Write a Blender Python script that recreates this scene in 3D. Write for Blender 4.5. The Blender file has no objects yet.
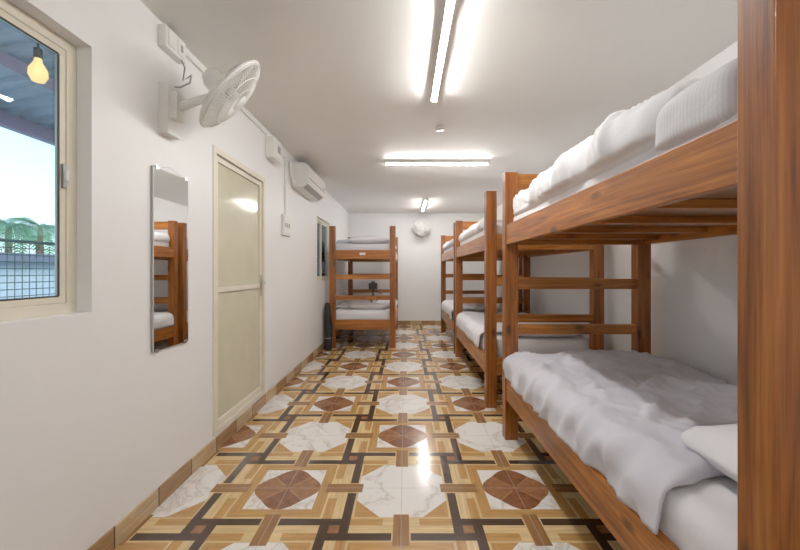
import bpy, bmesh, math, random
from mathutils import Vector, Matrix, noise
random.seed(4)
scene = bpy.context.scene
scene.view_settings.view_transform = 'Standard'
scene.view_settings.look = 'None'
scene.view_settings.exposure = 0.38
scene.view_settings.gamma = 1.15
COL = scene.collection

# ------------------------------------------------------------------ materials
def new_mat(name):
    m = bpy.data.materials.new(name); m.use_nodes = True
    nt = m.node_tree
    b = nt.nodes['Principled BSDF']
    return m, nt, b

def M_(nt, op, a, b=None, c=None):
    n = nt.nodes.new('ShaderNodeMath'); n.operation = op
    for i, v in enumerate((a, b, c)):
        if v is None: continue
        if isinstance(v, (int, float)): n.inputs[i].default_value = v
        else: nt.links.new(v, n.inputs[i])
    return n.outputs[0]

def MIX(nt, fac, a, b, blend='MIX'):
    n = nt.nodes.new('ShaderNodeMix'); n.data_type = 'RGBA'; n.blend_type = blend
    def setv(sock, v):
        if isinstance(v, (int, float)): sock.default_value = v
        elif isinstance(v, tuple): sock.default_value = (*v, 1)
        else: nt.links.new(v, sock)
    setv(n.inputs[0], fac); setv(n.inputs[6], a); setv(n.inputs[7], b)
    return n.outputs[2]

def ramp(nt, fac, stops):
    n = nt.nodes.new('ShaderNodeValToRGB')
    el = n.color_ramp.elements
    while len(el) < len(stops): el.new(0.5)
    for e, (p, c) in zip(el, stops):
        e.position = p; e.color = (*c, 1)
    nt.links.new(fac, n.inputs[0])
    return n.outputs[0]

def noise_tex(nt, vec, scale, detail=3, rough=0.5, dist=0.0):
    n = nt.nodes.new('ShaderNodeTexNoise')
    n.inputs['Scale'].default_value = scale
    n.inputs['Detail'].default_value = detail
    n.inputs['Roughness'].default_value = rough
    n.inputs['Distortion'].default_value = dist
    if vec is not None: nt.links.new(vec, n.inputs['Vector'])
    return n.outputs[0]

def mapping(nt, vec, scale=(1,1,1), loc=None):
    n = nt.nodes.new('ShaderNodeMapping')
    n.inputs['Scale'].default_value = scale
    nt.links.new(vec, n.inputs['Vector'])
    if loc is not None: nt.links.new(loc, n.inputs['Location'])
    return n.outputs[0]

def bump(nt, b, h, strength=0.2, dist=0.01):
    n = nt.nodes.new('ShaderNodeBump')
    n.inputs['Strength'].default_value = strength
    n.inputs['Distance'].default_value = dist
    nt.links.new(h, n.inputs['Height'])
    nt.links.new(n.outputs[0], b.inputs['Normal'])

def simple(name, col, rough=0.5, metal=0.0, spec=0.5, var=0.04, emis=None, es=0):
    m, nt, b = new_mat(name)
    tc = nt.nodes.new('ShaderNodeTexCoord')
    nz = noise_tex(nt, tc.outputs['Object'], 6, 3)
    dark = tuple(c*(1-var) for c in col)
    light = tuple(min(1, c*(1+var)) for c in col)
    nt.links.new(ramp(nt, nz, [(0.3, dark), (0.7, light)]), b.inputs['Base Color'])
    b.inputs['Roughness'].default_value = rough
    b.inputs['Metallic'].default_value = metal
    b.inputs['Specular IOR Level'].default_value = spec
    if emis:
        b.inputs['Emission Color'].default_value = (*emis, 1)
        b.inputs['Emission Strength'].default_value = es
    return m

def plaster(name, col, rough=0.6, bs=0.08):
    m, nt, b = new_mat(name)
    g = nt.nodes.new('ShaderNodeNewGeometry')
    n1 = noise_tex(nt, g.outputs['Position'], 1.3, 4)
    dark = tuple(c*0.965 for c in col)
    nt.links.new(ramp(nt, n1, [(0.35, dark), (0.65, col)]), b.inputs['Base Color'])
    b.inputs['Roughness'].default_value = rough
    n2 = noise_tex(nt, g.outputs['Position'], 14, 5)
    bump(nt, b, n2, bs, 0.01)
    return m

WALL = plaster('wall_paint', (0.865, 0.86, 0.85), 0.42)
CEIL = plaster('ceiling_paint', (0.85, 0.835, 0.80), 0.6)

def wood(name, axis, c0, c1, c2):
    m, nt, b = new_mat(name)
    tc = nt.nodes.new('ShaderNodeTexCoord')
    oi = nt.nodes.new('ShaderNodeObjectInfo')
    comb = nt.nodes.new('ShaderNodeCombineXYZ')
    r = M_(nt, 'MULTIPLY', oi.outputs['Random'], 13.0)
    for i in range(3): nt.links.new(r, comb.inputs[i])
    sc = [9, 9, 9]; sc[axis] = 0.9
    v = mapping(nt, tc.outputs['Object'], tuple(sc), comb.outputs[0])
    n1 = noise_tex(nt, v, 1.6, 5, 0.6, 1.2)
    sc2 = [80, 80, 80]; sc2[axis] = 1.6
    v2 = mapping(nt, tc.outputs['Object'], tuple(sc2), comb.outputs[0])
    n2 = noise_tex(nt, v2, 1.0, 4, 0.65, 0.3)
    f = M_(nt, 'ADD', M_(nt, 'MULTIPLY', n1, 0.5), M_(nt, 'MULTIPLY', n2, 0.5))
    col = ramp(nt, f, [(0.36, c0), (0.5, c1), (0.62, c2)])
    vo = nt.nodes.new('ShaderNodeTexVoronoi')
    sck = [7, 7, 7]; sck[axis] = 3.0
    nt.links.new(mapping(nt, tc.outputs['Object'], tuple(sck), comb.outputs[0]), vo.inputs['Vector'])
    vo.inputs['Scale'].default_value = 1.0
    k = ramp(nt, vo.outputs['Distance'], [(0.07, (1, 1, 1)), (0.17, (0, 0, 0))])
    col = MIX(nt, M_(nt, 'MULTIPLY', k, 0.8), col, tuple(c*0.3 for c in c0))
    nt.links.new(col, b.inputs['Base Color'])
    b.inputs['Roughness'].default_value = 0.34
    b.inputs['Coat Weight'].default_value = 0.1
    bump(nt, b, n2, 0.12, 0.004)
    return m
WC = ((0.16, 0.044, 0.005), (0.37, 0.115, 0.014), (0.53, 0.20, 0.036))
WX = wood('varnished_wood_x', 0, *WC)
WY = wood('varnished_wood_y', 1, *WC)
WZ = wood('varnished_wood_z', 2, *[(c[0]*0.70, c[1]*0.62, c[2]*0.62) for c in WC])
PLY = wood('bed_board_wood', 1, (0.14, 0.05, 0.012), (0.21, 0.08, 0.020), (0.28, 0.11, 0.030))

def fabric(name, col, stripe=False, saxis=0):
    m, nt, b = new_mat(name)
    tc = nt.nodes.new('ShaderNodeTexCoord')
    n1 = noise_tex(nt, tc.outputs['Object'], 3.0, 3)
    c = ramp(nt, n1, [(0.3, tuple(x*0.96 for x in col)), (0.7, col)])
    if stripe:
        sep = nt.nodes.new('ShaderNodeSeparateXYZ'); nt.links.new(tc.outputs['Object'], sep.inputs[0])
        s = M_(nt, 'LESS_THAN', M_(nt, 'FRACT', M_(nt, 'MULTIPLY', sep.outputs[saxis], 80)), 0.45)
        c = MIX(nt, s, c, tuple(x*0.90 for x in col))
    nt.links.new(c, b.inputs['Base Color'])
    b.inputs['Roughness'].default_value = 0.8
    b.inputs['Sheen Weight'].default_value = 0.15
    n2 = noise_tex(nt, tc.outputs['Object'], 300, 2)
    n3 = noise_tex(nt, tc.outputs['Object'], 22, 4, 0.6, 0.8)
    bump(nt, b, M_(nt, 'ADD', M_(nt, 'MULTIPLY', n2, 0.15), n3), 0.25, 0.006)
    return m
SHEET = fabric('white_bed_linen', (0.78, 0.77, 0.785))
SHEETG = fabric('grey_bed_linen', (0.60, 0.59, 0.645))
STRIPE = fabric('striped_bed_linen', (0.70, 0.69, 0.715), True, 1)

CREAM = simple('cream_powder_coat', (0.76, 0.71, 0.58), 0.35)
DOORM = simple('door_frosted_panel', (0.63, 0.60, 0.44), 0.13)
WHITEP = simple('white_plastic', (0.82, 0.81, 0.78), 0.35)
GREYP = simple('grey_plastic', (0.35, 0.34, 0.33), 0.4)
BLACK = simple('black_plastic', (0.012, 0.012, 0.013), 0.45)
BLACKF = simple('black_nylon', (0.015, 0.015, 0.017), 0.8)
STEEL = simple('brushed_steel', (0.55, 0.55, 0.55), 0.3, 1.0)
MIRROR = simple('mirror_silver', (0.90, 0.91, 0.90), 0.015, 1.0, var=0.0)
TUBE = simple('tube_glow', (0.9, 0.9, 0.9), 0.4, emis=(1.0, 0.975, 0.945), es=118)
BULB = simple('bulb_glow', (1.0, 0.7, 0.3), 0.3, emis=(1.0, 0.5, 0.15), es=1.0)
RUBBER = simple('dark_gasket', (0.06, 0.055, 0.05), 0.6)

def glass_mat():
    m = bpy.data.materials.new('window_glass'); m.use_nodes = True
    nt = m.node_tree; nt.nodes.clear()
    o = nt.nodes.new('ShaderNodeOutputMaterial')
    t = nt.nodes.new('ShaderNodeBsdfTransparent'); t.inputs[0].default_value = (0.86, 0.95, 0.98, 1)
    g = nt.nodes.new('ShaderNodeBsdfGlossy'); g.inputs['Roughness'].default_value = 0.02
    f = nt.nodes.new('ShaderNodeFresnel'); f.inputs[0].default_value = 1.3
    mx = nt.nodes.new('ShaderNodeMixShader')
    nt.links.new(f.outputs[0], mx.inputs[0]); nt.links.new(t.outputs[0], mx.inputs[1])
    nt.links.new(g.outputs[0], mx.inputs[2]); nt.links.new(mx.outputs[0], o.inputs[0])
    return m
GLASS = glass_mat()

# patterned floor tiles
def floor_mat():
    m, nt, b = new_mat('patterned_floor_tiles')
    g = nt.nodes.new('ShaderNodeNewGeometry')
    sep = nt.nodes.new('ShaderNodeSeparateXYZ'); nt.links.new(g.outputs['Position'], sep.inputs[0])
    P = g.outputs['Position']
    A = lambda op, *a: M_(nt, op, *a)
    S = 0.68
    px = A('DIVIDE', A('SUBTRACT', sep.outputs[0], -0.02), S)
    py = A('DIVIDE', A('SUBTRACT', sep.outputs[1], 2.81), S)
    i = A('FLOOR', A('ADD', px, 0.5)); j = A('FLOOR', A('ADD', py, 0.5))
    par = A('GREATER_THAN', A('FRACT', A('MULTIPLY', A('ADD', i, j), 0.5)), 0.25)  # 1 = marble
    u = A('SUBTRACT', px, i); v = A('SUBTRACT', py, j)
    au = A('ABSOLUTE', u); av = A('ABSOLUTE', v)
    l1 = A('ADD', au, av); r = A('MAXIMUM', au, av); mn = A('MINIMUM', au, av)
    fu = A('SUBTRACT', A('FRACT', px), 0.5); fv = A('SUBTRACT', A('FRACT', py), 0.5)
    LT = lambda a, c: A('LESS_THAN', a, c); GT = lambda a, c: A('GREATER_THAN', a, c)
    AND = lambda a, c: A('MULTIPLY', a, c); OR = lambda a, c: A('MAXIMUM', a, c)
    IN = lambda a, lo, hi: AND(GT(a, lo), LT(a, hi))
    ABS = lambda a: A('ABSOLUTE', a)
    ci = A('FLOOR', px); cj = A('FLOOR', py)
    cpar = A('GREATER_THAN', A('FRACT', A('MULTIPLY', A('ADD', ci, cj), 0.5)), 0.25)
    sg = A('SUBTRACT', A('MULTIPLY', cpar, 2.0), 1.0)
    gx = noise_tex(nt, mapping(nt, P, (4, 60, 1)), 1.0, 4, 0.6)
    gy = noise_tex(nt, mapping(nt, P, (60, 4, 1)), 1.0, 4, 0.6)
    def woodc(gr, c): return ramp(nt, gr, [(0.3, tuple(x*0.75 for x in c)), (0.7, tuple(min(1, x*1.2) for x in c))])
    dark = (0.060, 0.034, 0.021); tan = (0.47, 0.255, 0.085); cream = (0.66, 0.47, 0.23); brown = (0.27, 0.13, 0.045)
    TX, TY, CX, CY, DX, DY = woodc(gx, tan), woodc(gy, tan), woodc(gx, cream), woodc(gy, cream), woodc(gx, dark), woodc(gy, dark)
    n1 = noise_tex(nt, P, 2.6, 5, 0.6, 1.4)
    vein = ABS(A('SUBTRACT', n1, 0.5))
    marble = ramp(nt, vein, [(0.0, (0.56, 0.50, 0.44)), (0.025, (0.72, 0.68, 0.63)), (0.07, (0.78, 0.75, 0.71))])
    nm = noise_tex(nt, P, 22, 4, 0.6)
    red = ramp(nt, nm, [(0.3, (0.13, 0.045, 0.02)), (0.7, (0.27, 0.105, 0.045))])
    brn = ramp(nt, nm, [(0.3, (0.21, 0.085, 0.035)), (0.7, (0.33, 0.155, 0.065))])
    med = MIX(nt, GT(au, av), red, brn)
    med = MIX(nt, AND(LT(ABS(A('SUBTRACT', au, av)), 0.006), GT(l1, 0.06)), med, (0.38, 0.21, 0.10))
    # rounded medallion with scalloped edge
    rr = A('SQRT', A('ADD', A('MULTIPLY', u, u), A('MULTIPLY', v, v)))
    ang = A('ARCTAN2', v, u)
    edge = A('ADD', 0.262, A('MULTIPLY', A('COSINE', A('MULTIPLY', ang, 4.0)), 0.022))
    med = MIX(nt, AND(LT(r, 0.30), GT(rr, edge)), med, marble)
    med = MIX(nt, GT(r, 0.28), med, MIX(nt, GT(au, av), TX, TY))
    med = MIX(nt, GT(r, 0.37), med, MIX(nt, GT(au, av), CX, CY))
    # marble cell
    mar = MIX(nt, GT(r, 0.37), marble, MIX(nt, GT(au, av), CX, CY))
    mar = MIX(nt, AND(GT(l1, 0.54), LT(r, 0.37)), mar, MIX(nt, GT(au, av), TX, TY))
    col = MIX(nt, par, med, mar)
    # pin-wheel of four dark straps around a small square at every crossing
    su = A('MULTIPLY', fu, sg)
    def rect(a, a0, a1, b_, b0, b1): return AND(IN(a, a0, a1), IN(b_, b0, b1))
    a0, a1, L = 0.040, 0.112, 0.43
    col = MIX(nt, rect(ABS(fu), -1, L, ABS(fv), -1, a0), col, CX)
    col = MIX(nt, rect(ABS(fv), -1, L, ABS(fu), -1, a0), col, CY)
    col = MIX(nt, rect(su, a0, 0.36, fv, a0, a1), col, TX)
    col = MIX(nt, rect(su, -0.36, -a0, fv, -a1, -a0), col, TX)
    col = MIX(nt, rect(su, a0, a1, fv, -0.36, -a0), col, TY)
    col = MIX(nt, rect(su, -a1, -a0, fv, a0, 0.36), col, TY)
    col = MIX(nt, rect(su, -L, a1, fv, a0, a1), col, DX)
    col = MIX(nt, rect(su, -a1, L, fv, -a1, -a0), col, DX)
    col = MIX(nt, rect(su, a0, a1, fv, -a0, L), col, DY)
    col = MIX(nt, rect(su, -a1, -a0, fv, -L, a0), col, DY)
    col = MIX(nt, rect(ABS(fu), -1, a0, ABS(fv), -1, a0), col, brn)
    e1 = AND(GT(ABS(fu), 0.44), LT(ABS(fv), 0.16)); e2 = AND(GT(ABS(fv), 0.44), LT(ABS(fu), 0.16))
    col = MIX(nt, e1, col, woodc(gy, brown)); col = MIX(nt, e2, col, woodc(gx, brown))
    j1 = OR(LT(au, 0.0035), LT(av, 0.0035))
    col = MIX(nt, A('MULTIPLY', j1, 0.5), col, (0.40, 0.36, 0.31))
    nt.links.new(col, b.inputs['Base Color'])
    b.inputs['Roughness'].default_value = 0.15
    b.inputs['Specular IOR Level'].default_value = 0.5
    return m
FLOOR = floor_mat()

def base_mat():
    m, nt, b = new_mat('baseboard_tiles')
    g = nt.nodes.new('ShaderNodeNewGeometry')
    sep = nt.nodes.new('ShaderNodeSeparateXYZ'); nt.links.new(g.outputs['Position'], sep.inputs[0])
    t = M_(nt, 'ADD', sep.outputs[0], sep.outputs[1])
    k = M_(nt, 'MULTIPLY', t, 1/0.3)
    fr = M_(nt, 'FRACT', k)
    par = M_(nt, 'GREATER_THAN', M_(nt, 'FRACT', M_(nt, 'MULTIPLY', M_(nt, 'FLOOR', k), 0.5)), 0.25)
    gr = noise_tex(nt, mapping(nt, g.outputs['Position'], (5, 5, 60)), 1, 4)
    a = ramp(nt, gr, [(0.3, (0.26, 0.13, 0.05)), (0.7, (0.40, 0.23, 0.10))])
    c = ramp(nt, gr, [(0.3, (0.42, 0.28, 0.14)), (0.7, (0.58, 0.42, 0.23))])
    col = MIX(nt, par, a, c)
    col = MIX(nt, M_(nt, 'LESS_THAN', fr, 0.03), col, (0.10, 0.05, 0.03))
    nt.links.new(col, b.inputs['Base Color']); b.inputs['Roughness'].default_value = 0.25
    return m
BASE = base_mat()

# ------------------------------------------------------------------ mesh builder
class MB:
    def __init__(s): s.bm = bmesh.new(); s.mats = []; s.mi = 0; s.smooth = False
    def mat(s, m, smooth=None):
        if m not in s.mats: s.mats.append(m)
        s.mi = s.mats.index(m)
        if smooth is not None: s.smooth = smooth
        return s
    def _tag(s, faces):
        for f in faces: f.material_index = s.mi; f.smooth = s.smooth
    def box(s, x0, x1, y0, y1, z0, z1, mtx=None):
        vs = [Vector((x, y, z)) for x in (x0, x1) for y in (y0, y1) for z in (z0, z1)]
        if mtx is not None: vs = [mtx @ v for v in vs]
        v = [s.bm.verts.new(p) for p in vs]
        q = [(0,1,3,2), (4,6,7,5), (0,4,5,1), (2,3,7,6), (0,2,6,4), (1,5,7,3)]
        sm = s.smooth; s.smooth = False
        s._tag([s.bm.faces.new([v[i] for i in f]) for f in q]); s.smooth = sm
        return s
    def tube(s, pts, rad, n=8, closed=False, caps=True):
        pts = [Vector(p) for p in pts]; N = len(pts)
        rads = rad if isinstance(rad, (list, tuple)) else [rad]*N
        rings = []; up = None
        for i, p in enumerate(pts):
            if closed: t = pts[(i+1) % N]-pts[i-1]
            else: t = pts[min(i+1, N-1)]-pts[max(i-1, 0)]
            t.normalize()
            if up is None:
                up = Vector((0, 0, 1)) if abs(t.z) < 0.9 else Vector((1, 0, 0))
            a = t.cross(up)
            if a.length < 1e-5: a = t.cross(Vector((0, 1, 0)))
            a.normalize(); bb = t.cross(a).normalized()
            up = bb if up.dot(bb) > 0 else -bb
            ring = []
            for k in range(n):
                th = 2*math.pi*k/n
                ring.append(s.bm.verts.new(p+(a*math.cos(th)+up*math.sin(th))*rads[i]))
            rings.append(ring)
        fs = []
        rng = range(N) if closed else range(N-1)
        for i in rng:
            r0 = rings[i]; r1 = rings[(i+1) % N]
            for k in range(n):
                fs.append(s.bm.faces.new((r0[k], r0[(k+1) % n], r1[(k+1) % n], r1[k])))
        if caps and not closed:
            fs.append(s.bm.faces.new(rings[0])); fs.append(s.bm.faces.new(rings[-1][::-1]))
        s._tag(fs); return s
    def lathe(s, prof, mtx, n=32):
        rings = []
        for (r, z) in prof:
            rings.append([s.bm.verts.new(mtx @ Vector((r*math.cos(2*math.pi*k/n), r*math.sin(2*math.pi*k/n), z))) for k in range(n)])
        fs = []
        for a, b in zip(rings[:-1], rings[1:]):
            for k in range(n): fs.append(s.bm.faces.new((a[k], a[(k+1) % n], b[(k+1) % n], b[k])))
        fs.append(s.bm.faces.new(rings[0][::-1])); fs.append(s.bm.faces.new(rings[-1]))
        s._tag(fs); return s
    def poly(s, pts):
        s._tag([s.bm.faces.new([s.bm.verts.new(Vector(p)) for p in pts])]); return s
    def done(s, name, loc=(0, 0, 0), bevel=0, parent=None, solid=0):
        bmesh.ops.recalc_face_normals(s.bm, faces=s.bm.faces[:])
        me = bpy.data.meshes.new(name); s.bm.to_mesh(me); s.bm.free()
        for m in s.mats: me.materials.append(m)
        o = bpy.data.objects.new(name, me); COL.objects.link(o); o.location = loc
        if parent: o.parent = parent
        if solid:
            md = o.modifiers.new('thick', 'SOLIDIFY'); md.thickness = solid
        if bevel:
            md = o.modifiers.new('bevel', 'BEVEL'); md.width = bevel; md.segments = 2
            md.limit_method = 'ANGLE'; md.angle_limit = math.radians(50)
        return o

def wall(name, axis, c0, c1, a0, a1, z0, z1, holes, mat):
    mb = MB().mat(mat)
    As = sorted({a0, a1, *[h[0] for h in holes], *[h[1] for h in holes]})
    for p, q in zip(As[:-1], As[1:]):
        zs = [z0]
        for h in sorted([h for h in holes if h[0] <= p and h[1] >= q], key=lambda h: h[2]):
            zs += [h[2], h[3]]
        zs.append(z1)
        for k in range(0, len(zs), 2):
            if zs[k+1]-zs[k] > 1e-4:
                if axis == 'y': mb.box(c0, c1, p, q, zs[k], zs[k+1])
                else: mb.box(p, q, c0, c1, zs[k], zs[k+1])
    bmesh.ops.remove_doubles(mb.bm, verts=mb.bm.verts[:], dist=1e-5)
    return mb.done(name)

# ------------------------------------------------------------------ room
XL, XR, YN, YF, H = -1.37, 2.02, -2.2, 8.6, 2.70
W1 = (0.25, 1.555, 1.12, 2.28); D1 = (2.53, 3.47, 0.12, 2.20); W2 = (5.55, 6.5, 1.14, 2.16)
wall('wall_left', 'y', XL-0.16, XL, YN-0.15, YF+0.15, -0.02, H+0.1, [W1, D1, W2], WALL)
wall('wall_right', 'y', XR, XR+0.15, YN-0.15, YF+0.15, -0.02, H+0.1, [], WALL)
wall('wall_back', 'x', YF, YF+0.15, XL, XR, -0.02, H+0.1, [], WALL)
wall('wall_front', 'x', YN-0.15, YN, XL, XR, -0.02, H+0.1, [], WALL)
MB().mat(FLOOR).box(XL, XR, YN, YF, -0.1, 0).done('floor')
MB().mat(CEIL).box(XL, XR, YN, YF, H, H+0.1).done('ceiling')
MB().mat(BASE).box(XL, XL+0.012, YN, YF, 0, 0.10).done('baseboard_left', bevel=0.002)
MB().mat(BASE).box(XR-0.012, XR, YN, YF, 0, 0.10).done('baseboard_right', bevel=0.002)
MB().mat(BASE).box(XL+0.012, XR-0.012, YF-0.012, YF, 0, 0.10).done('baseboard_back', bevel=0.002)
MB().mat(BASE).box(XL+0.012, XR-0.012, YN, YN+0.012, 0, 0.10).done('baseboard_front', bevel=0.002)

def window(name, W, xo, fw=0.045):
    y0, y1, z0, z1 = W; x0, x1 = xo-0.05, xo
    mb = MB().mat(CREAM)
    mb.box(x0, x1, y0, y1, z0, z0+fw).box(x0, x1, y0, y1, z1-fw, z1)
    mb.box(x0, x1, y0, y0+fw, z0+fw, z1-fw).box(x0, x1, y1-fw, y1, z0+fw, z1-fw)
    ym = (y0+y1)/2
    for k, (a, b_) in enumerate([(y0+fw, ym+0.02), (ym-0.02, y1-fw)]):
        xa = x0+0.006+(0.02 if k else 0); xb = xa+0.018
        s = 0.03
        mb.mat(CREAM).box(xa, xb, a, b_, z0+fw, z0+fw+s).box(xa, xb, a, b_, z1-fw-s, z1-fw)
        mb.box(xa, xb, a, a+s, z0+fw+s, z1-fw-s).box(xa, xb, b_-s, b_, z0+fw+s, z1-fw-s)
        mb.mat(RUBBER)
        g = 0.004
        mb.box(xb-0.004, xb+0.001, a+s-g, a+s+g, z0+fw+s, z1-fw-s).box(xb-0.004, xb+0.001, b_-s-g, b_-s+g, z0+fw+s, z1-fw-s)
        mb.box(xb-0.004, xb+0.001, a+s, b_-s, z0+fw+s-g, z0+fw+s+g).box(xb-0.004, xb+0.001, a+s, b_-s, z1-fw-s-g, z1-fw-s+g)
        mb.mat(GLASS).box((xa+xb)/2-0.002, (xa+xb)/2+0.002, a+s-0.005, b_-s+0.005, z0+fw+s-0.005, z1-fw-s+0.005)
    zc = (z0+z1)/2
    mb.mat(STEEL).box(x1-0.022, x1+0.006, y1-fw-0.022, y1-fw-0.004, zc-0.05, zc+0.05)
    mb.mat(WHITEP).box(x1+0.004, x1+0.018, y1-fw-0.018, y1-fw-0.008, zc-0.02, zc+0.02)
    return mb.done(name, bevel=0.002)
window('window_1', W1, XL-0.065)
window('window_2', W2, XL-0.04)

# door
y0, y1, z0, z1 = D1
mb = MB().mat(CREAM)
fx0, fx1 = XL-0.06, XL+0.008; fw = 0.045
mb.box(fx0, fx1, y0, y0+fw, z0, z1).box(fx0, fx1, y1-fw, y1, z0, z1)
mb.box(fx0, fx1, y0+fw, y1-fw, z1-fw, z1).box(fx0, fx1, y0+fw, y1-fw, z0, z0+0.03)
mb.mat(RUBBER).box(XL-0.042, XL-0.036, y0+fw, y1-fw, z0+0.03, z1-fw)
lx0, lx1 = XL-0.035, XL-0.008; a, b_ = y0+fw+0.008, y1-fw-0.008; c, d = z0+0.038, z1-fw-0.008; s = 0.04
mb.mat(CREAM).box(lx0, lx1, a, a+s, c, d).box(lx0, lx1, b_-s, b_, c, d)
for zz in ((c, c+s), (1.14, 1.18), (d-s, d)): mb.box(lx0, lx1, a+s, b_-s, *zz)
mb.mat(DOORM).box(lx0+0.008, lx1-0.014, a+s, b_-s, c+s, 1.14).box(lx0+0.008, lx1-0.014, a+s, b_-s, 1.18, d-s)
mb.mat(STEEL).box(lx1, lx1+0.01, b_-0.036, b_-0.012, 1.06, 1.26)
mb.mat(STEEL, True).tube([(lx1+0.005, b_-0.024, 1.19), (lx1+0.045, b_-0.024, 1.19), (lx1+0.05, b_-0.12, 1.19)], 0.008)
mb.done('door_1', bevel=0.002)

# ------------------------------------------------------------------ beds
BW, BL, PX, PY, PH = 1.12, 2.075, 0.10, 0.085, 2.06
ZL0, ZL1, ZU0, ZU1 = 0.31, 0.475, 1.505, 1.655
def bunk(loc, topbar=True, ladder_h=True):
    mb = MB()
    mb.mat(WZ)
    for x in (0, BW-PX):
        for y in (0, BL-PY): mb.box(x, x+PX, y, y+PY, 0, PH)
    mb.mat(WY)
    for z0, z1 in ((ZL0, ZL1), (ZU0, ZU1)):
        mb.box(0.008, 0.045, PY, BL-PY, z0, z1).box(BW-0.045, BW-0.008, PY, BL-PY, z0, z1)
    mb.mat(WX)
    for y in (0.012, BL-PY+0.02):
        for z0, z1 in ((ZL0, ZL1), (ZU0, ZU1), (0.81, 0.885), (1.16, 1.24)):
            mb.box(PX, BW-PX, y, y+0.04, z0, z1)
    if topbar: mb.box(PX, BW-PX, BL-PY+0.02, BL-PY+0.06, 1.93, 2.05)
    for zb in (ZL0+0.05, ZU0+0.03):
        for k in range(5):
            yy = 0.2+k*(BL-0.4)/4
            mb.mat(WX).box(0.045, BW-0.045, yy-0.03, yy+0.03, zb, zb+0.035)
        mb.mat(PLY).box(0.046, BW-0.046, PY+0.002, BL-PY-0.002, zb+0.035, zb+0.05)
    mb.mat(WHITEP).box(BW/2-0.05, BW/2+0.05, 0.008, 0.013, 1.57, 1.61)
    return mb.done('bunk_bed', loc, bevel=0.005)

def adopt(o, p):
    o.parent = p; o.matrix_parent_inverse = Matrix.Translation(p.location).inverted(); return o

def displace(bm, f):
    bm.normal_update()
    off = [(v, v.normal*f(v.co, v.normal)) for v in bm.verts]
    for v, o in off: v.co += o

def wr(seed, A=0.02, B=0.012):
    o = Vector((seed*7.3, seed*3.1, seed*1.7))
    def f(p, n):
        q = p+o
        a = noise.noise(q*2.0)*A
        w = Vector((q.x*3+q.y*2.0, q.y*5.5-q.x*2, q.z*3))
        rd = 1-abs(noise.noise(w+Vector((noise.noise(q*3)*0.8, 0, 0))))*2.2
        w2 = Vector((q.x*9-q.y*3, q.y*6+q.x*4, q.z*6))
        rd2 = 1-abs(noise.noise(w2))*2.2
        return a+max(rd, 0)**2*B+max(rd2, 0)**2*B*0.4
    return f

def rbox(name, x0, x1, y0, y1, z0, z1, r, mat, f=None, step=0.035, pillow=0):
    bm = bmesh.new()
    c = Vector(((x0+x1)/2, (y0+y1)/2, (z0+z1)/2)); h = Vector(((x1-x0)/2, (y1-y0)/2, (z1-z0)/2))
    def face(ax, sg):
        o = [i for i in range(3) if i != ax]
        n0 = max(2, int(2*h[o[0]]/step)); n1 = max(2, int(2*h[o[1]]/step))
        g = []
        for i in range(n0+1):
            row = []
            for j in range(n1+1):
                p = Vector((0, 0, 0)); p[ax] = sg*h[ax]
                p[o[0]] = h[o[0]]*(-1+2*i/n0); p[o[1]] = h[o[1]]*(-1+2*j/n1)
                row.append(bm.verts.new(p))
            g.append(row)
        for i in range(n0):
            for j in range(n1): bm.faces.new((g[i][j], g[i+1][j], g[i+1][j+1], g[i][j+1]))
    for ax in range(3):
        for sg in (-1, 1): face(ax, sg)
    bmesh.ops.remove_doubles(bm, verts=bm.verts[:], dist=1e-4)
    rr = min(r, min(h)*0.98)
    for v in bm.verts:
        q = Vector([max(-(h[k]-rr), min(h[k]-rr, v.co[k])) for k in range(3)])
        d = v.co-q
        if d.length > 1e-6: v.co = q+d.normalized()*rr
        if pillow:
            e = (1-min(1, abs(v.co.x/h.x))**3.0)*(1-min(1, abs(v.co.y/h.y))**3.0)
            v.co.z *= (1-pillow)+pillow*max(e, 0)**0.5
    bmesh.ops.recalc_face_normals(bm, faces=bm.faces[:])
    if f:
        bm.normal_update()
        off = [(v, v.normal*f(v.co+c, v.normal)*(1 if v.normal.z > -0.4 else 0)) for v in bm.verts]
        for v, o in off: v.co += o
    for fc in bm.faces: fc.smooth = True
    me = bpy.data.meshes.new(name); bm.to_mesh(me); bm.free(); me.materials.append(mat)
    o = bpy.data.objects.new(name, me); COL.objects.link(o)
    o.location = c
    return o

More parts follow.
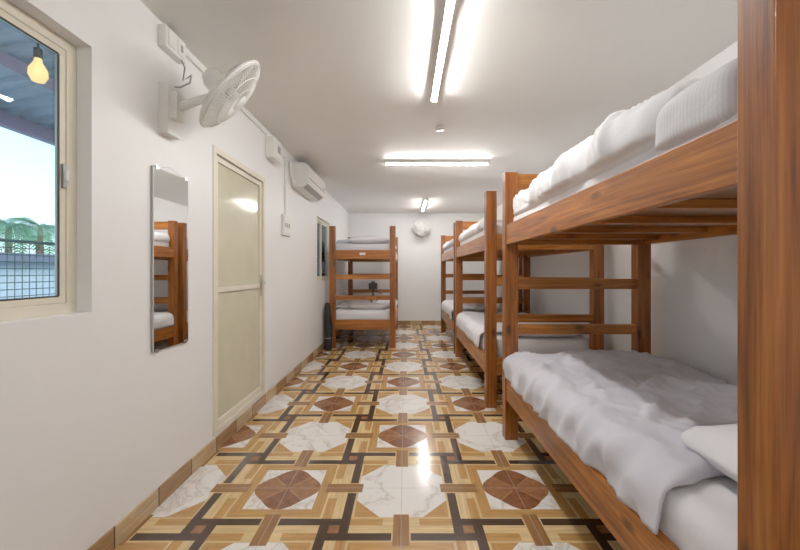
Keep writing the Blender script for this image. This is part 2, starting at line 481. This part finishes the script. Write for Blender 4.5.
def drape(name, x0, x1, y0, y1, ztop, dl, dr, dn, df, r, mat, f, step=0.022, edge=None, thick=0.012):
    def prof(t, D):
        if D <= 0: return t, 0.0
        rr = min(r, D); L = D-rr; arc = math.pi*rr/2
        if t < L: return 0.0, D-t
        if t < L+arc:
            th = (t-L)/rr; return rr*(1-math.cos(th)), rr*(1-math.sin(th))
        return rr+(t-L-arc), 0.0
    def length(D): 
        if D <= 0: return 0
        rr = min(r, D); return D-rr+math.pi*rr/2-rr
    def axis(w, Da, Db):
        T = w+length(Da)+length(Db); n = int(T/step); out = []
        for k in range(n+1):
            t = T*k/n
            if t < T/2: o, d = prof(t, Da); out.append((o, d))
            else: o, d = prof(T-t, Db); out.append((w-o, d))
        return out
    bm = bmesh.new()
    ax = axis(x1-x0, dl, dr); ay = axis(y1-y0, dn, df)
    g = []
    for (ox, dx) in ax:
        row = []
        for (oy, dy) in ay:
            yy = y0+oy
            if edge: 
                k = 1-oy/(y1-y0)
                yy += k*k*edge(ox)
            row.append(bm.verts.new((x0+ox, yy, ztop-max(dx, dy, math.sqrt(dx*dx+dy*dy) if max(dx, dy) < r else 0))))
        g.append(row)
    for i in range(len(ax)-1):
        for j in range(len(ay)-1): bm.faces.new((g[i][j], g[i+1][j], g[i+1][j+1], g[i][j+1]))
    displace(bm, f)
    for fc in bm.faces: fc.smooth = True
    me = bpy.data.meshes.new(name); bm.to_mesh(me); bm.free(); me.materials.append(mat)
    o = bpy.data.objects.new(name, me); COL.objects.link(o)
    md = o.modifiers.new('thick', 'SOLIDIFY'); md.thickness = thick; md.offset = 1
    return o

def bed_set(X, Y, seed, topbar=True, mats=(SHEET, SHEET)):
    B = bunk((X, Y, 0), topbar)
    for k, (zb, ht) in enumerate(((ZL0+0.102, 0.22), (ZU0+0.082, 0.185))):
        xa, xb = X+0.05, X+BW-0.05; ya, yb = Y+PY+0.01, Y+BL-PY-0.01
        lv = ('lower', 'upper')[k]
        adopt(rbox('mattress_'+lv, xa, xb, ya, yb, zb, zb+ht, 0.05, STRIPE if k else SHEET, None, 0.06), B)
        zt = zb+ht+0.014
        if k:
            adopt(rbox('duvet_'+lv, xa-0.02, xb, Y+0.34, yb, zt-0.08, zt+0.07, 0.07, mats[k], wr(seed+3, 0.03, 0.018), 0.03), B)
        else:
            adopt(drape('duvet_'+lv, xa-0.028, xb+0.02, Y+0.36, yb, zt+0.012, 0.17, 0.08, 0.012, 0.03, 0.07,
              mats[k], wr(seed+k*3, 0.03, 0.016), 0.03), B)
        adopt(rbox('pillow_'+lv, X+0.3, X+BW-0.12, ya+0.01, ya+0.36, zt-0.01, zt+0.12, 0.06, SHEET, wr(seed+5+k, 0.01, 0.006), 0.03, 0.75), B)
    return B

# bunk nearest to the camera
BX, BY = 0.77, 0.74
B1 = bunk((BX, BY, 0), True)
zb = ZL0+0.102
adopt(rbox('mattress_lower', BX+0.05, BX+BW-0.05, BY+PY+0.01, BY+BL-PY-0.01, zb, zb+0.21, 0.05, SHEET, wr(9, 0.006, 0.006), 0.04), B1)
zt = zb+0.21+0.012
adopt(drape('duvet_lower', BX+0.03, BX+BW-0.03, 1.10, BY+BL-PY-0.005, zt+0.02, 0.17, 0.1, 0.02, 0.04, 0.085, SHEETG,
      wr(2, 0.03, 0.030), 0.014, edge=lambda o: 0.42*max(0, o-0.08)+0.02*math.sin(o*9)), B1)
adopt(rbox('pillow_lower', BX+0.20, BX+BW-0.2, BY+PY+0.06, BY+PY+0.46, zt-0.005, zt+0.15, 0.07, SHEET, wr(5, 0.012, 0.010), 0.02, 0.7), B1)
zb = ZU0+0.082
adopt(rbox('mattress_upper', BX+0.05, BX+BW-0.05, BY+PY+0.01, BY+BL-PY-0.01, zb, zb+0.16, 0.05, SHEET, wr(3, 0.006, 0.006), 0.04), B1)
zt = zb+0.16
adopt(rbox('duvet_upper', BX+0.02, BX+BW-0.04, 1.12, BY+BL-PY-0.005, zt-0.07, zt+0.14, 0.10, SHEET, wr(12, 0.06, 0.032), 0.014), B1)
adopt(rbox('pillow_upper', BX+0.035, BX+BW-0.12, BY+PY+0.015, 1.17, zt-0.11, zt+0.10, 0.07, STRIPE, wr(15, 0.012, 0.007), 0.015, 0.12), B1)

bed_set(0.77, 3.37, 21)
bed_set(0.77, 5.58, 31)
B4 = bed_set(-1.28, 6.0, 41, False, mats=(SHEET, SHEETG))

# ------------------------------------------------------------------ lights
def batten(p0, p1):
    p0 = Vector(p0); p1 = Vector(p1); d = (p1-p0).normalized(); s = d.cross(Vector((0, 0, 1)))
    L = (p1-p0).length
    m = Matrix((( s.x, d.x, 0, p0.x), (s.y, d.y, 0, p0.y), (0, 0, 1, H-0.001), (0, 0, 0, 1)))
    mb = MB().mat(WHITEP)
    mb.box(-0.021, 0.021, 0, L, -0.018, 0, m)
    mb.box(-0.0215, -0.0185, 0, L, -0.0415, -0.018, m).box(0.0185, 0.0215, 0, L, -0.0415, -0.018, m)
    mb.box(-0.023, 0.023, -0.015, 0.012, -0.058, 0, m).box(-0.023, 0.023, L-0.012, L+0.015, -0.058, 0, m)
    mb.mat(TUBE, True).tube([m @ Vector((0, 0.012, -0.039)), m @ Vector((0, L-0.012, -0.039))], 0.0172, 16)
    mb.done('tube_light', bevel=0.0)
batten((0.23, 1.60, 0), (0.23, 2.83, 0))
batten((-0.25, 4.5, 0), (1.06, 4.5, 0))
batten((0.40, 6.8, 0), (0.40, 8.0, 0))
batten((-0.3, -0.9, 0), (0.9, -0.9, 0))  # unseen batten behind the camera, added to brighten the near end of the room
MB().mat(WHITEP, True).lathe([(0.0001, 0), (0.035, -0.002), (0.045, -0.02), (0.045, -0.03)][::-1], Matrix.Translation((0.34, 3.45, H-0.001)), 24).done('smoke_detector')

# ------------------------------------------------------------------ fan
def fan(center, n, R, mount, name='wall_fan'):
    mb = MB()
    n = Vector(n).normalized()
    q = n.to_track_quat('Z', 'Y').to_matrix().to_4x4()
    T = Matrix.Translation(center) @ q
    V = lambda x, y, z: T @ Vector((x, y, z))
    mb.mat(WHITEP, True)
    ring = lambda r, z, t: mb.tube([V(r*math.cos(2*math.pi*k/48), r*math.sin(2*math.pi*k/48), z) for k in range(48)], t, 6, True)
    ring(R, 0, 0.009); ring(R*0.985, 0.012, 0.004); ring(R*0.7, 0.045, 0.003); ring(R*0.4, 0.058, 0.003); ring(R*0.7, -0.045, 0.003)
    for k in range(72):
        a = 2*math.pi*k/72; c, s = math.cos(a), math.sin(a)
        for sg in (1, -1):
            mb.tube([V(R*c*f_, R*s*f_, sg*z) for f_, z in ((1, 0), (0.93, 0.022), (0.7, 0.045), (0.4, 0.058), (0.18, 0.062))], 0.0022, 4)
    mb.lathe([(0.001, 0.07), (R*0.2, 0.068), (R*0.22, 0.06), (0.001, 0.056)], T, 24)
    for b_ in range(3):
        a0 = b_*2*math.pi/3
        rows = []
        for i in range(9):
            rr = R*(0.18+0.72*i/8); row = []
            wdt = 0.35+0.5*math.sin(math.pi*(i+1.5)/11)
            for j in range(6):
                t = (j/5-0.5)*wdt*1.5
                row.append(mb.bm.verts.new(V(rr*math.cos(a0+t), rr*math.sin(a0+t), 0.03*(j/5-0.5)*1.2)))
            rows.append(row)
        fs = [mb.bm.faces.new((rows[i][j], rows[i+1][j], rows[i+1][j+1], rows[i][j+1])) for i in range(8) for j in range(5)]
        mb._tag(fs)
    mb.lathe([(0.001, 0.035), (0.035, 0.03), (0.04, -0.02), (0.001, -0.025)], T, 20)
    mb.mat(WHITEP, True).lathe([(0.001, -0.05), (0.06, -0.055), (0.068, -0.08), (0.06, -0.13), (0.035, -0.16), (0.001, -0.165)], T, 24)
    mv = Vector(mount)
    back = T @ Vector((0, 0, -0.11))
    out = Vector((1, 0, 0)) if abs(mount[0]-XL) < 0.3 else Vector((0, -1, 0))
    mb.tube([mv+out*0.05, mv+out*0.12+Vector((0, 0, 0.03)), back+Vector((0, 0, -0.09)), back+Vector((0, 0, -0.02))], [0.026, 0.024, 0.02, 0.024], 12)
    mb.tube([back+Vector((0, 0, -0.05)), back+Vector((0, 0, 0.055))], 0.02, 10)
    if out.x: 
        mb.mat(WHITEP, False).box(XL+0.001, XL+0.055, mv.y-0.055, mv.y+0.055, mv.z-0.15, mv.z+0.13)
        mb.box(XL+0.055, XL+0.09, mv.y-0.035, mv.y+0.035, mv.z-0.06, mv.z+0.09)
    else: mb.mat(WHITEP, False).box(mv.x-0.04, mv.x+0.04, YF-0.055, YF-0.001, mv.z-0.1, mv.z+0.1)
    return mb.done(name, bevel=0.0)
fan((-1.035, 2.11, 2.345), (0.72, 0.36, -0.64), 0.245, (XL, 2.03, 2.22))
fan((0.39, 8.36, 2.33), (0, -1, -0.1), 0.19, (0.39, YF, 2.22))

# wiring
mb = MB().mat(WHITEP).box(XL+0.001, XL+0.045, 1.97, 2.15, 2.55, 2.67)
mb.box(XL+0.045, XL+0.052, 1.99, 2.05, 2.57, 2.65).box(XL+0.045, XL+0.052, 2.07, 2.13, 2.57, 2.65)
mb.mat(GREYP).box(XL+0.052, XL+0.056, 2.09, 2.11, 2.59, 2.63)
mb.done('junction_box', bevel=0.004)
mb = MB().mat(GREYP, True)
mb.tube([(XL+0.05, 2.10, 2.545), (XL+0.07, 2.10, 2.50), (XL+0.04, 2.13, 2.44), (XL+0.09, 2.13, 2.47), (XL+0.10, 2.10, 2.41), (XL+0.05, 2.09, 2.38), (XL+0.02, 2.05, 2.36)], 0.005, 6)
mb.done('power_cable')
mb = MB().mat(WHITEP).box(XL+0.001, XL+0.02, 2.16, 3.49, 2.635, 2.66)
mb.done('cable_conduit', bevel=0.003)
mb = MB().mat(WHITEP).box(XL+0.001, XL+0.018, 4.03, 4.055, 1.935, 2.60).box(XL+0.001, XL+0.018, 3.73, 4.03, 2.575, 2.60)
mb.done('cable_conduit', bevel=0.003)
mb = MB().mat(WHITEP).box(XL+0.001, XL+0.08, 3.50, 3.72, 2.42, 2.63).box(XL+0.08, XL+0.09, 3.52, 3.70, 2.44, 2.61)
mb.mat(GREYP).box(XL+0.09, XL+0.095, 3.57, 3.65, 2.49, 2.56)
mb.done('breaker_box', bevel=0.006)
mb = MB().mat(WHITEP).box(XL+0.001, XL+0.03, 3.93, 4.17, 1.70, 1.93).box(XL+0.03, XL+0.036, 3.95, 4.15, 1.72, 1.91)
for k in range(3): mb.mat(GREYP).box(XL+0.036, XL+0.04, 3.965+k*0.06, 3.995+k*0.06, 1.79, 1.84)
mb.done('switch_board', bevel=0.004)

# air conditioner
mb = MB().mat(WHITEP, False)
prof = [(0.001, 0), (0.12, 0), (0.185, 0.05), (0.205, 0.10), (0.205, 0.24), (0.185, 0.28), (0.15, 0.295), (0.001, 0.295)]
ya, yb = 4.30, 5.20; zA = 2.32
L = [mb.bm.verts.new((XL+p, ya, zA+q)) for p, q in prof]; R = [mb.bm.verts.new((XL+p, yb, zA+q)) for p, q in prof]
fs = [mb.bm.faces.new((L[k], L[(k+1) % 8], R[(k+1) % 8], R[k])) for k in range(8)]
mb.bm.faces.new(L); mb.bm.faces.new(R[::-1])
mb.mat(BLACK).box(XL+0.2045, XL+0.207, ya+0.03, yb-0.03, zA+0.108, zA+0.116)
m45 = Matrix.Translation((XL+0.1525, 0, zA+0.025)) @ Matrix.Rotation(math.radians(-37.6), 4, 'Y')
mb.mat(GREYP).box(-0.035, 0.035, ya+0.06, yb-0.06, -0.003, 0.003, m45)
mb.mat(GREYP).box(XL+0.206, XL+0.208, yb-0.16, yb-0.06, zA+0.14, zA+0.16)
for k in range(9): mb.mat(GREYP).box(XL+0.02+k*0.014, XL+0.026+k*0.014, ya+0.05, yb-0.05, zA+0.294, zA+0.297)
mb.mat(WHITEP, True).tube([(XL+0.03, ya+0.02, zA+0.05), (XL+0.03, ya-0.05, zA+0.05), (XL+0.03, ya-0.1, zA+0.12), (XL+0.025, ya-0.12, zA+0.27)], 0.02, 10)
mb.done('air_conditioner', bevel=0.004)

# mirror
mb = MB().mat(MIRROR).box(XL+0.012, XL+0.017, 1.915, 2.22, 0.865, 1.865)
mb.mat(GREYP).box(XL+0.002, XL+0.012, 1.912, 2.223, 0.862, 1.868)
mb.mat(STEEL)
for yy in (1.94, 2.195):
    for zz in (0.855, 1.855): mb.box(XL+0.002, XL+0.02, yy-0.012, yy+0.012, zz, zz+0.02)
mb.mat(STEEL, True).tube([(XL+0.008, 1.93, 1.865), (XL+0.006, 2.067, 1.90), (XL+0.008, 2.2, 1.865)], 0.0015, 5)
mb.done('wall_mirror', bevel=0.0015)

# tripod bag and camera
mb = MB().mat(BLACKF, True)
pts = [(-1.265, 5.86, 0.0), (-1.265, 5.86, 0.03), (-1.268, 5.87, 0.2), (-1.275, 5.88, 0.5), (-1.285, 5.89, 0.70), (-1.29, 5.895, 0.76), (-1.29, 5.895, 0.775)]
mb.tube(pts, [0.05, 0.062, 0.066, 0.06, 0.052, 0.04, 0.015], 14)
mb.tube([(-1.215, 5.85, 0.15), (-1.185, 5.83, 0.35), (-1.23, 5.86, 0.6)], 0.008, 6)
mb.mat(GREYP, True).tube([(-1.268+0.068*math.cos(a/10*2*math.pi), 5.87+0.068*math.sin(a/10*2*math.pi), 0.2) for a in range(10)], 0.004, 5, True)
mb.done('tripod_bag')
mb = MB().mat(BLACK, True)
cx, cy, cz = -0.56, 6.24, 0.70
for a in (0.3, 2.4, 4.5):
    mb.tube([(cx, cy, cz+0.2), (cx+0.12*math.cos(a), cy+0.12*math.sin(a), cz)], 0.012, 8)
mb.tube([(cx, cy, cz+0.18), (cx, cy, cz+0.30)], 0.018, 8)
mb.mat(BLACK, False).box(cx-0.075, cx+0.075, cy-0.03, cy+0.035, cz+0.28, cz+0.39).box(cx-0.03, cx+0.03, cy-0.025, cy+0.03, cz+0.39, cz+0.42)
mb.mat(BLACK, True).tube([(cx, cy-0.03, cz+0.335), (cx, cy-0.12, cz+0.335)], [0.036, 0.04], 16)
mb.tube([(cx+0.02, cy, cz+0.26), (cx+0.16, cy-0.04, cz+0.2)], 0.011, 8)
adopt(mb.done('camera_on_tripod', bevel=0.003), B4)

# ------------------------------------------------------------------ outside
def corr():
    m, nt, b = new_mat('corrugated_metal')
    g = nt.nodes.new('ShaderNodeTexCoord')
    n = noise_tex(nt, g.outputs['Object'], 3, 5)
    nt.links.new(ramp(nt, n, [(0.3, (0.30, 0.38, 0.48)), (0.7, (0.47, 0.56, 0.66))]), b.inputs['Base Color'])
    b.inputs['Roughness'].default_value = 0.5
    return m
CORR = corr()
PURP = simple('painted_steel_beam', (0.26, 0.20, 0.31), 0.5)
GROUND = simple('outside_ground', (0.55, 0.54, 0.50), 0.9, var=0.2)
LEAF = simple('palm_leaf', (0.06, 0.17, 0.09), 0.6, var=0.3)
TRUNK = simple('palm_trunk', (0.16, 0.12, 0.08), 0.9, var=0.3)
WIRE = simple('fence_wire', (0.12, 0.20, 0.17), 0.5)
HOUSE = simple('house_render', (0.36, 0.44, 0.52), 0.8)
ROOFB = simple('house_roof', (0.10, 0.12, 0.17), 0.7)
MB().mat(GROUND).box(-40, XL-0.16, -20, 40, -0.5, -0.3).done('ground')
mb = MB().mat(CORR)
xa, za, xb, zb2 = XL-0.17, 3.00, -3.5, 2.64
y = -1.5
pr = [(0, 0), (0.05, 0.0), (0.07, 0.03), (0.12, 0.03), (0.14, 0)]
P0 = []
while y < 9:
    for dy, dz in pr[:-1]: P0.append((y+dy, dz))
    y += 0.14
v0 = [mb.bm.verts.new((xa, yy, za+dz)) for yy, dz in P0]; v1 = [mb.bm.verts.new((xb, yy, zb2+dz)) for yy, dz in P0]
mb._tag([mb.bm.faces.new((v0[k], v0[k+1], v1[k+1], v1[k])) for k in range(len(P0)-1)])
mb.mat(PURP)
mb.box(-3.42, -3.34, -1.5, 9, 2.52, 2.64).box(-2.74, -2.69, -1.5, 9, 2.70, 2.77)
for yy in (-1.0, 1.4, 6.2, 8.6): mb.box(-3.42, -3.34, yy-0.04, yy+0.04, -0.3, 2.52)
mb.done('porch_roof')
mb = MB().mat(BLACK, True).tube([(-2.28, 2.21, 2.87), (-2.28, 2.21, 2.68)], 0.006, 6).tube([(-2.28, 2.21, 2.68), (-2.28, 2.21, 2.62)], 0.022, 12)
mb.mat(BULB, True).lathe([(0.001, 0.0), (0.03, 0.008), (0.047, 0.045), (0.045, 0.08), (0.02, 0.13), (0.018, 0.15)], Matrix.Translation((-2.28, 2.21, 2.47)), 20)
mb.done('pendant_bulb')
mb = MB().mat(WIRE, True)
y = 0.8
X = -3.38
while y < 9:
    mb.tube([(X, y, -0.3), (X, y, 1.55)], 0.004, 4); y += 0.06
z = 0.3
while z < 1.6:
    mb.tube([(X, 0.8, z), (X, 9, z)], 0.004, 4); z += 0.06
mb.tube([(X, 0.8, 1.56), (X, 9, 1.56)], 0.015, 8)
mb.done('mesh_fence')
def palm(x, y, h, s, nm='palm_tree'):
    mb = MB().mat(TRUNK, True).tube([(x, y, -0.3), (x+0.1, y, h*0.5), (x, y+0.1, h)], [0.16*s, 0.12*s, 0.09*s], 8)
    mb.mat(LEAF, False)
    for k in range(16):
        a = k*2.4; L = 1.7*s; el = 0.2+0.9*((k*7) % 5)/5
        prev = Vector((x, y+0.1, h)); d = Vector((math.cos(a), math.sin(a), 0)); sd = Vector((-math.sin(a), math.cos(a), 0))
        N = 26
        pts = [prev+d*L*t+Vector((0, 0, L*(el*t-1.2*t*t))) for t in [i/N for i in range(N+1)]]
        for i in range(N):
            w = L*0.22*math.sin(math.pi*(i+1)/(N+2))
            for sg in (1, -1):
                a0, a1 = pts[i], pts[i].lerp(pts[i+1], 0.7)
                mb.poly([a0, a1, a1+sd*sg*w+Vector((0, 0, -w*0.6))+d*w*0.5])
    mb.done(nm)
palm(-12.2, 11.8, 2.8, 0.75); palm(-14.6, 13.0, 3.0, 0.9); palm(-10, 17, 3.6, 1.2); palm(-8.5, 20, 3.8, 1.2)
mb = MB().mat(HOUSE).box(-15, -8.5, 6.0, 9.5, -0.3, 1.5)
mb.mat(ROOFB)
mb.box(-15.3, -8.2, 5.7, 9.8, 1.5, 1.68)
for k in range(5): mb.box(-14.4+k*1.3, -13.6+k*1.3, 5.98, 6.0, 0.5, 1.2)
mb.done('neighbouring_house')

# ------------------------------------------------------------------ world / camera
w = bpy.data.worlds.new('sky'); scene.world = w; w.use_nodes = True
nt = w.node_tree; bg = nt.nodes['Background']
sky = nt.nodes.new('ShaderNodeTexSky'); sky.sky_type = 'NISHITA'; sky.sun_disc = False
sky.sun_elevation = math.radians(35); sky.sun_rotation = math.radians(120); sky.dust_density = 3.0
mixn = MIX(nt, 0.45, sky.outputs[0], (1.4, 1.9, 2.2))
nt.links.new(mixn, bg.inputs[0]); bg.inputs[1].default_value = 0.5

cam = bpy.data.cameras.new('camera'); co = bpy.data.objects.new('camera', cam); COL.objects.link(co)
co.location = (0, 0, 1.30); co.rotation_euler = (math.radians(90), 0, 0)
cam.sensor_width = 36; cam.lens = 16.0; cam.shift_x = -5/800; cam.shift_y = -4/800; cam.clip_start = 0.02
scene.camera = co
